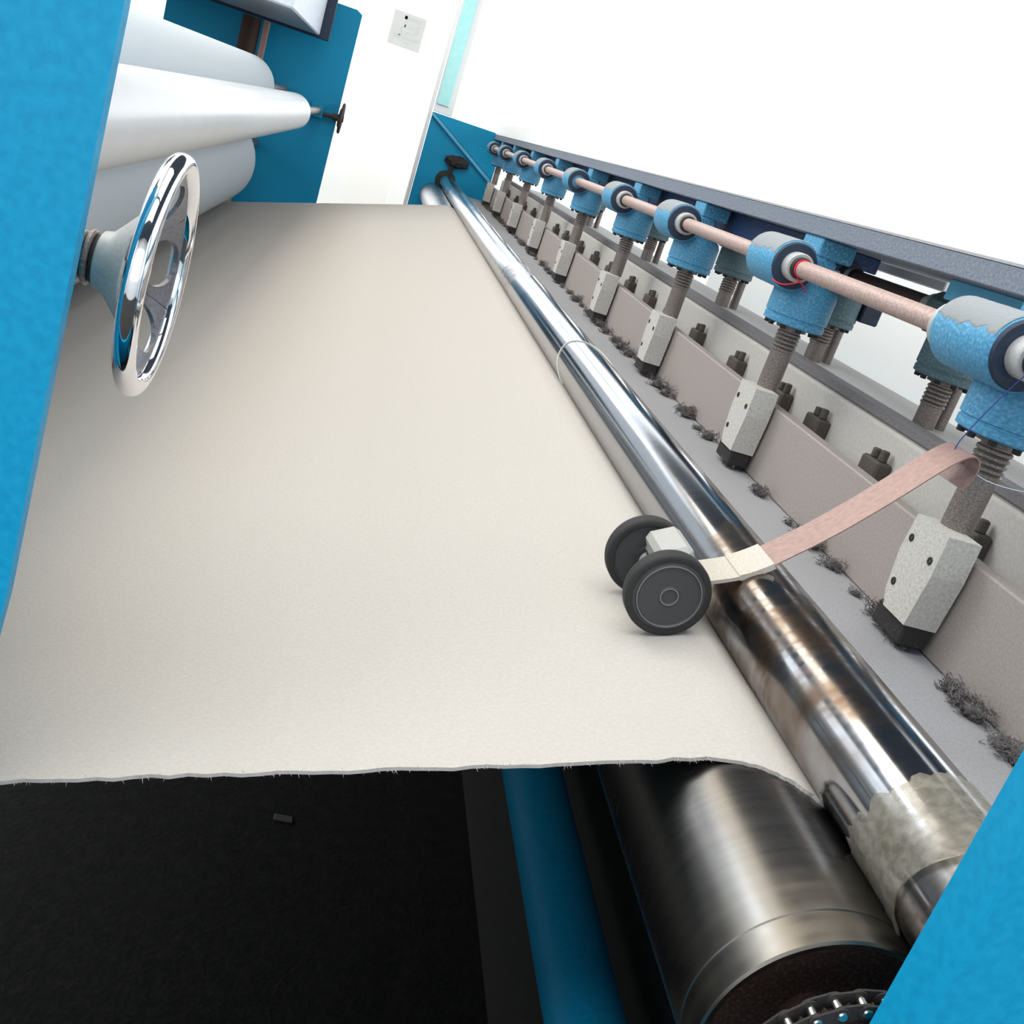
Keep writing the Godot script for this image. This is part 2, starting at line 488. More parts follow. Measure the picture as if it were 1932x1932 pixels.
# ---------------------------------------------------------------- setting
func hall() -> void:
	var st := begin()
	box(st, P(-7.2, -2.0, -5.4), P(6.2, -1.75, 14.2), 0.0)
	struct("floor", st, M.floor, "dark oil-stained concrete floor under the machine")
	st = begin()                                   # a roof with one long rooflight on the left
	box(st, P(-7.2, 5.0, 0.0), P(-3.9, 5.2, 4.5), 0.0)
	box(st, P(-7.2, 5.0, 8.7), P(-3.9, 5.2, 14.2), 0.0)
	box(st, P(-7.2, 5.0, 4.5), P(-6.95, 5.2, 8.7), 0.0)
	box(st, P(-1.6, 5.0, 4.2), P(6.2, 5.2, 14.2), 0.0)
	box(st, P(-1.6, 5.0, 0.0), P(-1.15, 5.2, 4.2), 0.0)
	box(st, P(2.35, 5.0, 0.0), P(6.2, 5.2, 4.2), 0.0)
	box(st, P(-1.15, 5.0, 0.0), P(2.35, 5.2, 0.2), 0.0)
	box(st, P(-3.9, 5.0, 13.4), P(-1.6, 5.2, 14.2), 0.0)
	box(st, P(-7.2, 5.0, -5.4), P(-5.0, 5.2, 0.0), 0.0)
	box(st, P(2.0, 5.0, -5.4), P(6.2, 5.2, 0.0), 0.0)
	box(st, P(-5.0, 5.0, -5.4), P(2.0, 5.2, -2.4), 0.0)
	box(st, P(-5.0, 5.0, -0.1), P(2.0, 5.2, 0.0), 0.0)
	struct("ceiling", st, M.ceiling, "grey roof of the hall with a long rooflight")
	st = begin()
	box(st, P(-3.9, 5.06, 0.0), P(-1.6, 5.08, 13.4), 0.0)
	struct("window", st, M.rooflight, "long yellowed translucent rooflight sheet in the roof of the hall")
	st = begin()
	box(st, P(-5.0, 5.06, -2.4), P(2.0, 5.08, -0.1), 0.0)
	struct("window", st, M.added_fill_sheet, "wide added fill-light sheet, unseen, in the roof behind the camera")  # glowing sheet added for frontal light on the near frames and felt
	st = begin()
	box(st, P(-1.15, 5.06, 0.2), P(2.35, 5.08, 4.2), 0.0)
	struct("window", st, M.added_fill_sheet, "square added fill-light sheet, unseen, in the roof over the felt")  # invented overhead fill for the felt, placed clear of the roller reflections
	st = begin()
	box(st, P(-6.95, 5.06, 4.5), P(-3.9, 5.08, 8.7), 0.0)
	struct("window", st, M.added_fill_sheet, "square added fill-light sheet, unseen, in the roof over the guide rolls")  # added glow that brightens the far frame plates
	wall_x("wall_left", -7.2, -7.0, 1.3, 4.6, M.wall, "white side wall of the hall behind the guide rolls")
	st = begin()                                   # glazed all along
	box(st, P(6.0, -1.75, -5.2), P(6.2, 0.2, 14.0), 0.0)
	box(st, P(6.0, 4.7, -5.2), P(6.2, 5.0, 14.0), 0.0)
	box(st, P(6.0, 0.2, -5.2), P(6.2, 4.7, -4.6), 0.0)
	struct("wall_right", st, M.wall, "side wall of the hall behind the needle beam, glazed along its length")
	st = begin()                                   # the end wall, open in the middle to a tall window
	box(st, P(-7.2, -1.75, 14.0), P(-4.0, 5.0, 14.2), 0.0)
	box(st, P(5.9, 4.6, 14.0), P(6.2, 5.0, 14.2), 0.0)
	box(st, P(-4.0, -1.75, 14.0), P(6.2, -1.4, 14.2), 0.0)
	box(st, P(-4.0, 4.6, 14.0), P(5.9, 5.0, 14.2), 0.0)
	struct("wall_far", st, M.wall, "end wall of the hall with a tall bright window between the far machine frames")
	st = begin()
	box(st, P(-4.0, -1.4, 14.09), P(6.2, 4.6, 14.10), 0.0)
	struct("window", st, M.pane, "tall bright window in the end wall behind the far machine frames")
	st = begin()                                   # behind the camera, with a wide window
	box(st, P(-7.2, -1.75, -5.4), P(6.2, 0.1, -5.2), 0.0)
	box(st, P(-7.2, 3.6, -5.4), P(6.2, 5.0, -5.2), 0.0)
	box(st, P(-7.2, 0.1, -5.4), P(-5.0, 3.6, -5.2), 0.0)
	box(st, P(4.6, 0.1, -5.4), P(6.2, 3.6, -5.2), 0.0)
	struct("wall_near", st, M.wall, "white end wall of the hall on the operator side")


# a side wall with a row of window openings between two heights, and the steel window frames in them
func wall_x(called: String, x0: float, x1: float, u0: float, u1: float, m: Material, label: String) -> void:
	var st := begin()
	box(st, P(x0, -1.75, -5.2), P(x1, u0, 14.0), 0.0)
	box(st, P(x0, u1, -5.2), P(x1, 5.0, 14.0), 0.0)
	for l in [-5.2, -0.6, 4.2, 9.0, 13.4]:
		box(st, P(x0, u0, l), P(x1, u1, l + 0.6), 0.0)
	struct(called, st, m, label)
	for l in [-4.6, 0.0, 4.8, 9.6]:
		var w := begin()
		var d := 4.0 if l < 0 else (4.2 if l < 9.0 else 3.8)
		var xm := (x0 + x1) / 2
		for k in 4:
			var a: float = l + d * k / 3.0
			box(w, P(xm - 0.03, u0, a - 0.02), P(xm + 0.03, u1, a + 0.02), 0.004)
		for u in [u0 + 0.02, (u0 + u1) / 2, u1 - 0.02]:
			box(w, P(xm - 0.03, u - 0.02, l), P(xm + 0.03, u + 0.02, l + d), 0.004)
		struct("window", w, M.frame, "steel window frame in the %s of the hall" % called.replace("_", " "))


# ---------------------------------------------------------------- rollers and felt
const UP_C := Vector2(0.594, -0.427)
const UP_R := 0.060
const LO_C := Vector2(0.510, -0.569)
const LO_R := 0.105


func rolls() -> void:
	var t := thing("pressing_roller", "slim polished steel roller pressing on the felt, stained brown near its taped end", "roller", P(UP_C.x, UP_C.y, 0.55))
	var st := begin()
	var a := P(UP_C.x, UP_C.y, 0.555)
	lathe(st, [Vector2(0, UP_R - 0.004), Vector2(0.003, UP_R), Vector2(8.742, UP_R), Vector2(8.745, UP_R - 0.004)], along(a, a + Vector3.FORWARD), 72)
	obj("shell", st, M.steel, t)
	st = begin()
	rod(st, P(UP_C.x, UP_C.y, 0.558), P(UP_C.x, UP_C.y, 0.548), UP_R - 0.003, 48)
	obj("end_cap", st, M.screw, t)
	st = begin()
	rod(st, P(UP_C.x, UP_C.y, 9.298), P(UP_C.x, UP_C.y, 9.308), UP_R - 0.003, 48)
	obj("end_cap", st, M.screw, t)
	st = begin()
	rod(st, P(UP_C.x, UP_C.y, 0.55), P(UP_C.x, UP_C.y, 0.515), 0.026)
	obj("journal", st, M.screw, t)
	st = begin()
	rod(st, P(UP_C.x, UP_C.y, 9.306), P(UP_C.x, UP_C.y, FEND), 0.026)
	obj("journal", st, M.screw, t)
	# crumpled clear film wound round the near end
	st = begin()
	var f := FastNoiseLite.new()
	f.seed = 5
	f.frequency = 0.9
	f.fractal_octaves = 3
	grid(st, 60, 96, func(i: int, k: int) -> Vector3:
		var ang := TAU * (k % 96) / 96.0
		var l0 := 0.596 + 0.010 * sin(ang * 2.0 + 1.0)
		var l1 := 0.700 - 0.014 * cos(ang - 2.2) + 0.012 * f.get_noise_2d(cos(ang) * 4.0, sin(ang) * 4.0 + 30.0)
		var l := lerpf(l0, l1, i / 60.0)
		var wr := f.get_noise_3d(cos(ang) * 1.2 + l * 9.0, sin(ang) * 1.2, l * 16.0)
		var r := UP_R + 0.0012 + 0.0045 * maxf(0.0, wr) + 0.0008 * f.get_noise_3d(cos(ang) * 4.0, sin(ang) * 4.0, l * 50.0 + 9.0)
		if i == 0:
			r = UP_R + 0.0045
		if i == 60:
			r = UP_R + 0.0002
		return P(UP_C.x + cos(ang) * r, UP_C.y + sin(ang) * r, l), func(p: Vector3) -> Vector3: return Vector3(p.x - UP_C.x, p.y - UP_C.y - H, 0))
	st.index()
	var w := obj("film_wrap", st, M.film, t)
	w.set_meta("label", "crumpled clear film wound round the near end")

	t = thing("feed_roller", "thick dull steel roller under the near edge of the felt with an open dark end", "roller", P(LO_C.x, LO_C.y, 0.56))
	st = begin()
	a = P(LO_C.x, LO_C.y, 0.577)
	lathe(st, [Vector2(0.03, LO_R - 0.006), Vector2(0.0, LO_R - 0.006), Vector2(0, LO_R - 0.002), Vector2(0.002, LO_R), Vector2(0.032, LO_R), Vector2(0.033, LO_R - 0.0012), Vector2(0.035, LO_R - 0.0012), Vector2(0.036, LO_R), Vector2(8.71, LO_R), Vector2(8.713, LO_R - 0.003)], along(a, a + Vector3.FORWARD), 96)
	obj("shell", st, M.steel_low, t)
	st = begin()
	rod(st, P(LO_C.x, LO_C.y, 0.604), P(LO_C.x, LO_C.y, 0.62), LO_R - 0.006, 64)
	obj("end_disc", st, M.rust, t)
	st = begin()
	rod(st, P(LO_C.x, LO_C.y, 9.285), P(LO_C.x, LO_C.y, 9.295), LO_R - 0.003, 64)
	obj("end_disc", st, M.felt_roll, t)
	st = begin()
	rod(st, P(LO_C.x, LO_C.y, 0.61), P(LO_C.x, LO_C.y, 0.50), 0.028)
	obj("journal", st, M.rust, t)
	st = begin()
	rod(st, P(LO_C.x, LO_C.y, 9.29), P(LO_C.x, LO_C.y, FEND), 0.028)
	obj("journal", st, M.screw, t)

	# the chain wheel in front of the feed roller and the chain lying on it
	t = thing("chain_sprocket", "rusty chain wheel in front of the open end of the feed roller", "sprocket", P(LO_C.x, LO_C.y, 0.54))
	st = begin()
	var teeth := []
	for k in 28 * 4:
		var ang := TAU * k / (28 * 4)
		teeth.append(LO_C + Vector2(cos(ang), sin(ang)) * [0.078, 0.0785, 0.085, 0.0785][k % 4])
	slab(st, teeth, 0.534, 0.540)
	obj("toothed_disc", st, M.rust, t)
	st = begin()
	ring(st, P(LO_C.x, LO_C.y, 0.528), P(LO_C.x, LO_C.y, 0.556), 0.0285, 0.045)
	obj("hub", st, M.rust, t)
	t = thing("roller_chain", "greasy drive chain with shiny pins lying round the rusty chain wheel", "chain", P(LO_C.x, LO_C.y, 0.537))
	for k in 28:
		var ang := TAU * k / 28.0
		var nx := TAU * (k + 1) / 28.0
		var p := LO_C + Vector2(cos(ang), sin(ang)) * 0.085
		var q := LO_C + Vector2(cos(nx), sin(nx)) * 0.085
		st = begin()
		rod(st, P(p.x, p.y, 0.527), P(p.x, p.y, 0.547), 0.0042, 10, 0.001)
		obj("pin", st, M.pin, t)
		st = begin()
		for l in ([0.5285, 0.5435] if k % 2 else [0.530, 0.542]):
			var d := (q - p).normalized()
			var e := Vector2(-d.y, d.x)
			var pl := []
			for h in 9:
				pl.append(p - d * 0.0 + (d.rotated(PI / 2 + PI * h / 8.0)) * 0.0068)
			for h in 9:
				pl.append(q + (d.rotated(-PI / 2 + PI * h / 8.0)) * 0.0068)
			slab(st, pl, l, l + 0.0018)
		obj("link_plate", st, M.dark, t)

	# the felt: from under the large guide roll up the slope, over the feed roller, through the nip and on into the bed
	var path := []
	var gc := Vector2(-1.025, -0.611)
	path.append_array(arc(gc, 0.290, 170, 286.6, 24))
	var slope := Vector2(cos(deg_to_rad(16.6)), sin(deg_to_rad(16.6)))
	var p0: Vector2 = path[-1]
	var on := LO_C + Vector2(cos(deg_to_rad(106.6)), sin(deg_to_rad(106.6))) * LO_R
	for k in range(1, 90):
		path.append(p0.lerp(on, k / 90.0))
	path.append_array(arc(LO_C, LO_R, 106.6, 62.0, 14))
	path.append_array(arc(UP_C, UP_R + 0.005, 242.0, 270.0, 6))
	for k in range(1, 8):
		path.append(Vector2(UP_C.x + k * 0.02, UP_C.y - UP_R - 0.005))
	var near := []
	for p in path:                                  # the cut edge runs a little askew
		near.append(0.828 - 0.012 * smoothstep(-0.25, 0.45, p.x) - 0.046 * smoothstep(0.44, 0.57, p.x))
	var f2 := FastNoiseLite.new()
	f2.seed = 9
	f2.frequency = 0.5
	f2.fractal_octaves = 4
	st = begin()
	sheet(st, path, 0.823, 7.0, 0.004, 48, 0.0045, f2, near)
	var felt := obj("felt_web", st, M.felt)
	tag(felt, "wide off-white needled felt running up a slope into the steel rollers", "felt")
	st = begin()
	rng.seed = 77
	for k in 900:                                   # loose fibres standing out of the cut edge
		var i := rng.randi_range(24, 126)
		var d: Vector2 = (path[i + 1] - path[i]).normalized()
		var p: Vector2 = path[i].lerp(path[i + 1], rng.randf()) + Vector2(-d.y, d.x) * rng.randf() * 0.004
		var b := P(p.x, p.y, near[i] + rng.randf() * 0.002)
		var e := b + Vector3(rng.randf_range(-0.004, 0.004), rng.randf_range(-0.003, 0.004), rng.randf_range(0.001, 0.006))
		var sd := Vector3(0.0003, 0.0003, 0)
		flat(st, [b - sd, b + sd, e], Vector3.BACK)
	var fz := obj("edge_fibres", st, M.fuzz, felt)
	fz.set_meta("kind", "stuff")

	guide_roll("guide_roll", "large pale guide roll low on the left with the felt turning under it", gc, 0.288, 0.95, 7.05, M.felt_roll)
	guide_roll("guide_roll", "pale matt guide roll highest on the left behind the glossy white one", Vector2(-0.89, -0.131), 0.17, 0.95, 7.0, M.felt_roll)
	guide_roll("guide_roll", "slim glossy white guide roll in front of the two matt ones", Vector2(-0.582, -0.2005), 0.107, 0.95, 7.0, M.white_roll)


func guide_roll(called: String, label: String, c: Vector2, r: float, l0: float, l1: float, m: Material) -> void:
	var t := thing(called, label, "roller", P(c.x, c.y, l0))
	var st := begin()
	var a := P(c.x, c.y, l0)
	var n := l1 - l0
	var e := minf(r * 0.22, 0.04)
	lathe(st, [Vector2(0, 0.02), Vector2(0, r - e), Vector2(e * 0.3, r - e * 0.3), Vector2(e, r), Vector2(n - e, r), Vector2(n - e * 0.3, r - e * 0.3), Vector2(n, r - e), Vector2(n, 0.02)], along(a, a + Vector3.FORWARD), 72)
	obj("shell", st, m, t)
	for q in [[l0 + 0.01, 0.79], [l1 - 0.01, FEND]]:
		st = begin()
		rod(st, P(c.x, c.y, q[0]), P(c.x, c.y, q[1]), 0.03)
		obj("journal", st, M.screw, t)


# ---------------------------------------------------------------- frames
func frames() -> void:
	var t := thing("frame_plate", "tall bright blue steel frame plate close on the left carrying the chrome handwheel", "machine frame", P(-0.4, -1.75, 0.79))
	var st := begin()
	slab(st, [Vector2(-0.210, -0.62), Vector2(-0.197, -0.45), Vector2(-0.1865, 0.0), Vector2(-0.178, 0.45), Vector2(-1.5, 0.45), Vector2(-1.5, -1.75), Vector2(-0.225, -1.75)], 0.782, 0.799)
	obj("plate", st, M.blue, t)
	st = begin()
	box(st, P(-0.46, -1.74, 0.80), P(-0.43, 0.44, 0.96), 0.004)
	obj("stiffener", st, M.blue, t)

	t = thing("frame_post", "bright blue square frame post at the lower right in front of the roller ends", "machine frame", P(0.62, -1.75, 0.5))
	st = begin()
	box(st, P(0.486, -1.75, 0.477), P(0.80, 0.35, 0.52), 0.0025)
	obj("post", st, M.blue, t)

	t = thing("frame_plate", "added unseen blue shading plate of the operator side, below the near edge of the felt", "machine frame", P(-0.5, -1.75, 0.5))  # added out of view to keep light off the tie tube
	st = begin()
	box(st, P(-1.5, -1.75, 0.49), P(0.485, -0.64, 0.51), 0.003)
	obj("plate", st, M.blue, t)

	t = thing("frame_plate", "far blue frame plate left of the bright gap, behind the guide rolls", "machine frame", P(-1.5, -1.75, FEND))
	st = begin()
	slab(st, [Vector2(-0.423, -1.75), Vector2(-0.423, 0.615), Vector2(-0.47, 0.64), Vector2(-1.93, 0.64), Vector2(-1.93, -1.75)], FEND, FEND + 0.06)
	obj("plate", st, M.blue, t)

	t = thing("frame_plate", "far blue frame plate right of the bright gap, at the ends of the steel rollers", "machine frame", P(0.65, -1.75, FEND))
	st = begin()
	slab(st, [Vector2(0.335, -1.75), Vector2(0.335, 0.085), Vector2(0.98, 0.085), Vector2(0.98, -1.75)], FEND, FEND + 0.06)
	obj("plate", st, M.blue, t)
	st = begin()                                    # the plate's pale edge strip, set off by a groove
	box(st, P(0.296, -1.75, FEND - 0.015), P(0.328, 2.2, FEND + 0.05), 0.004)
	obj("edge_strip", st, M.white_paint, t)
	st = begin()                                    # a stiffening gusset across the corner under the cross beam
	slab(st, [Vector2(0.352, 0.078), Vector2(0.978, -0.30), Vector2(0.978, 0.078)], FEND - 0.03, FEND)
	obj("gusset", st, M.blue, t)
	st = begin()
	slab(st, [Vector2(0.338, 0.082), Vector2(0.978, -0.305), Vector2(0.978, -0.338), Vector2(0.338, 0.055)], FEND - 0.045, FEND)
	obj("lit_gusset_edge", st, M.cyan, t)  # lighter paint stands in for the edge catching light

	t = thing("cover_panel", "narrow white cover panel with turquoise strip standing on the far right frame plate", "panel", P(0.42, 0.09, FEND))
	st = begin()
	box(st, P(0.335, 0.09, FEND - 0.01), P(0.50, 2.2, FEND + 0.05), 0.005)
	obj("panel", st, M.white_paint, t)
	st = begin()
	box(st, P(0.345, 0.155, FEND - 0.03), P(0.45, 2.2, FEND - 0.009), 0.004)
	var s := obj("corner_strip", st, M.turquoise, t)
	s.set_meta("label", "pale turquoise vertical strip along the panel's left edge")

	# bearing of the pressing roller on the far plate, black with grease and lint
	t = thing("bearing_bracket", "black lint-covered bearing bracket on the far blue plate above the steel roller end", "bearing", P(0.60, -0.43, FEND))
	st = begin()
	lathe(st, [Vector2(0, 0.027), Vector2(0, 0.07), Vector2(0.01, 0.085), Vector2(0.07, 0.09), Vector2(0.07, 0.027)], along(P(UP_C.x, UP_C.y, FEND - 0.07), P(UP_C.x, UP_C.y, FEND)), 24)
	obj("housing", st, M.dark, t)
	st = begin()
	rod(st, P(0.606, -0.345, FEND - 0.04), P(0.625, -0.25, FEND - 0.04), 0.022)
	obj("spindle", st, M.dark, t)
	st = begin()
	var f := FastNoiseLite.new()
	f.seed = 3
	f.frequency = 7.0
	blob(st, P(0.645, -0.245, FEND - 0.045), Vector3(0.105, 0.05, 0.05), f, 0.35)
	obj("adjusting_nut", st, M.dark, t)


# a smooth skin over points pt(i, k), i 0..n, k 0..m (closed round k when its ends meet), with outside direction out(p)
func grid(st: SurfaceTool, n: int, m: int, pt: Callable, out: Callable) -> void:
	var p := []
	for i in n + 1:
		var row := []
		for k in m + 1:
			row.append(pt.call(i, k))
		p.append(row)
	var nn := []
	for i in n + 1:
		var row := []
		for k in m + 1:
			var kp := k + 1
			var km := k - 1
			if (p[i][0] as Vector3).is_equal_approx(p[i][m]):
				kp = (k + 1) % m
				km = (k - 1 + m) % m
			var g: Vector3 = (p[mini(i + 1, n)][k] - p[maxi(i - 1, 0)][k]).cross(p[i][mini(kp, m)] - p[i][maxi(km, 0)])
			var o: Vector3 = out.call(p[i][k])
			if g.length() < 1e-12:
				g = o
			g = g.normalized()
			row.append(g if g.dot(o) > 0 else -g)
		nn.append(row)
	for i in n:
		for k in m:
			tri(st, p[i][k], p[i][k + 1], p[i + 1][k + 1], nn[i][k], nn[i][k + 1], nn[i + 1][k + 1])
			tri(st, p[i][k], p[i + 1][k + 1], p[i + 1][k], nn[i][k], nn[i + 1][k + 1], nn[i + 1][k])


func blob(st: SurfaceTool, c: Vector3, size: Vector3, f: FastNoiseLite, amp: float, seg := 18) -> void:
	var pt := func(i: int, k: int) -> Vector3:
		var a := PI * i / seg
		var b := TAU * (k % (seg * 2)) / (seg * 2)
		var d := Vector3(sin(a) * cos(b), cos(a), sin(a) * sin(b))
		return c + d * size * (1.0 + amp * f.get_noise_3dv(d * 0.25 + c))
	grid(st, seg, seg * 2, pt, func(p: Vector3) -> Vector3: return p - c)


# ---------------------------------------------------------------- handwheels
func handwheel(t: Node3D, c: Vector3, r: float, tube: float, detail: bool, rim_m: Material, web_m: Material) -> void:
	var ax := along(c, c + Vector3.RIGHT)          # its axle lies across the machine
	var st := begin()
	var prof := []
	for k in 20:
		var a := TAU * k / 20
		prof.append(Vector2(sin(a) * tube, r - tube + cos(a) * tube))
	lathe(st, prof, ax, 72 if detail else 28, true, 0, TAU, 0.5)
	obj("rim", st, rim_m, t)
	st = begin()
	var r0 := r * 0.30
	var r1 := r - tube * 1.4
	var holes := 6
	var N := 32
	var th := 0.004 if detail else 0.008
	var rad := (r1 - r0) * 0.36
	for s in holes:
		var mid := TAU * s / holes
		var hc := Vector2(cos(mid), sin(mid)) * (r0 + r1) / 2
		var edge := []
		var inner := []
		for k in N:
			var d := Vector2.from_angle(TAU * k / N + 0.001)
			inner.append(hc + d * rad)
			var p := hc + d * rad
			var step := r * 0.004
			for j in 400:
				var q := p + d * step
				if q.length() < r0 or q.length() > r1 or absf(wrapf(q.angle() - mid, -PI, PI)) > PI / holes:
					break
				p = q
			edge.append(p)
		var y0 := func(rr: float) -> float: return -r * 0.17 * (1.0 - smoothstep(r * 0.45, r1, rr))
		var at := func(p: Vector2, y: float) -> Vector3:
			# the web is dished towards the hub side
			return ax * Vector3(p.x, y + y0.call(p.length()), p.y)
		var nrm := func(p: Vector2, y: float) -> Vector3:
			var g: float = (y0.call(p.length() + 0.001) - y0.call(p.length() - 0.001)) / 0.002
			var d := p.normalized()
			return ax.basis * (Vector3(-g * d.x, 1.0, -g * d.y).normalized() * signf(y))
		for k in N:
			var j := (k + 1) % N
			for q in 6:
				var a: Vector2 = (inner[k] as Vector2).lerp(edge[k], q / 6.0)
				var b: Vector2 = (inner[j] as Vector2).lerp(edge[j], q / 6.0)
				var c2: Vector2 = (inner[j] as Vector2).lerp(edge[j], (q + 1) / 6.0)
				var d2: Vector2 = (inner[k] as Vector2).lerp(edge[k], (q + 1) / 6.0)
				for y in [-th / 2, th / 2]:
					tri(st, at.call(a, y), at.call(b, y), at.call(c2, y), nrm.call(a, y), nrm.call(b, y), nrm.call(c2, y))
					tri(st, at.call(a, y), at.call(c2, y), at.call(d2, y), nrm.call(a, y), nrm.call(c2, y), nrm.call(d2, y))
			flat(st, [at.call(inner[k], -th / 2), at.call(inner[j], -th / 2), at.call(inner[j], th / 2), at.call(inner[k], th / 2)], ax.basis * Vector3(hc.x - inner[k].x, 0, hc.y - inner[k].y))
	obj("web", st, web_m, t)


func handwheels() -> void:
	var c := P(-0.151, -0.187, 0.9)
	var t := thing("handwheel", "chrome-rimmed handwheel on a stubby beige hub beside the near blue frame plate", "handwheel", P(-0.40, -0.187, 0.9))
	handwheel(t, c, 0.1035, 0.0092, true, M.chrome, M.web)
	var st := begin()
	lathe(st, [Vector2(-0.008, 0), Vector2(-0.008, 0.010), Vector2(-0.012, 0.018), Vector2(-0.0145, 0.034), Vector2(-0.018, 0.048), Vector2(-0.021, 0.048), Vector2(-0.034, 0.033), Vector2(-0.040, 0.0262), Vector2(-0.047, 0.0245), Vector2(-0.049, 0.022), Vector2(-0.049, 0)], along(c, c + Vector3.RIGHT), 40)
	obj("hub", st, M.hub_beige, t)
	st = begin()
	rod(st, c + Vector3(-0.048, 0, 0), c + Vector3(-0.053, 0, 0), 0.0205, 32)
	obj("spacer", st, M.dark, t)
	st = begin()
	for k in 3:
		rod(st, c + Vector3(-0.053 - k * 0.0065, 0, 0), c + Vector3(-0.058 - k * 0.0065, 0, 0), 0.0235 if k != 1 else 0.021, 32)
	obj("graduated_ring", st, M.screw, t)
	st = begin()
	rod(st, c + Vector3(-0.06, 0, 0), c + Vector3(-0.282, 0, 0), 0.0125)
	obj("spindle", st, M.screw, t)

	c = P(-0.385, -0.205, 9.33)
	t = thing("handwheel", "tiny brown handwheel standing out from the far left blue frame plate", "handwheel", P(-0.62, -0.225, 9.33))
	handwheel(t, c, 0.125, 0.012, false, M.brown_shaft, M.brown_shaft)
	st = begin()
	rod(st, c + Vector3(0.02, 0, 0), c + Vector3(-0.07, -0.006, 0), 0.028)
	obj("hub", st, M.brown_shaft, t)
	st = begin()
	rod(st, c + Vector3(-0.06, -0.006, 0), c + Vector3(-0.165, -0.012, 0), 0.016)
	obj("spindle", st, M.brown_shaft, t)
	st = begin()
	box(st, c + Vector3(-0.26, -0.055, -0.03), c + Vector3(-0.155, 0.055, 0.03), 0.005)
	obj("bracket", st, M.blue, t)


# ---------------------------------------------------------------- screw jacks
var mesh_of := {}


func shared(called: String, key: String, st: SurfaceTool, m: Material, parent: Node, at := Vector3.ZERO) -> void:
	if not mesh_of.has(key):
		mesh_of[key] = st.commit()
	var o := MeshInstance3D.new()
	o.mesh = mesh_of[key]
	o.material_override = m
	o.name = called
	parent.add_child(o, true)
	o.position = at


# local frame: origin under the screw at the foot of the clamp, y up, -z away along the machine
const FOOT := -0.478


func J(dx: float, u: float, dl: float) -> Vector3:
	return Vector3(dx, u - FOOT, -dl)


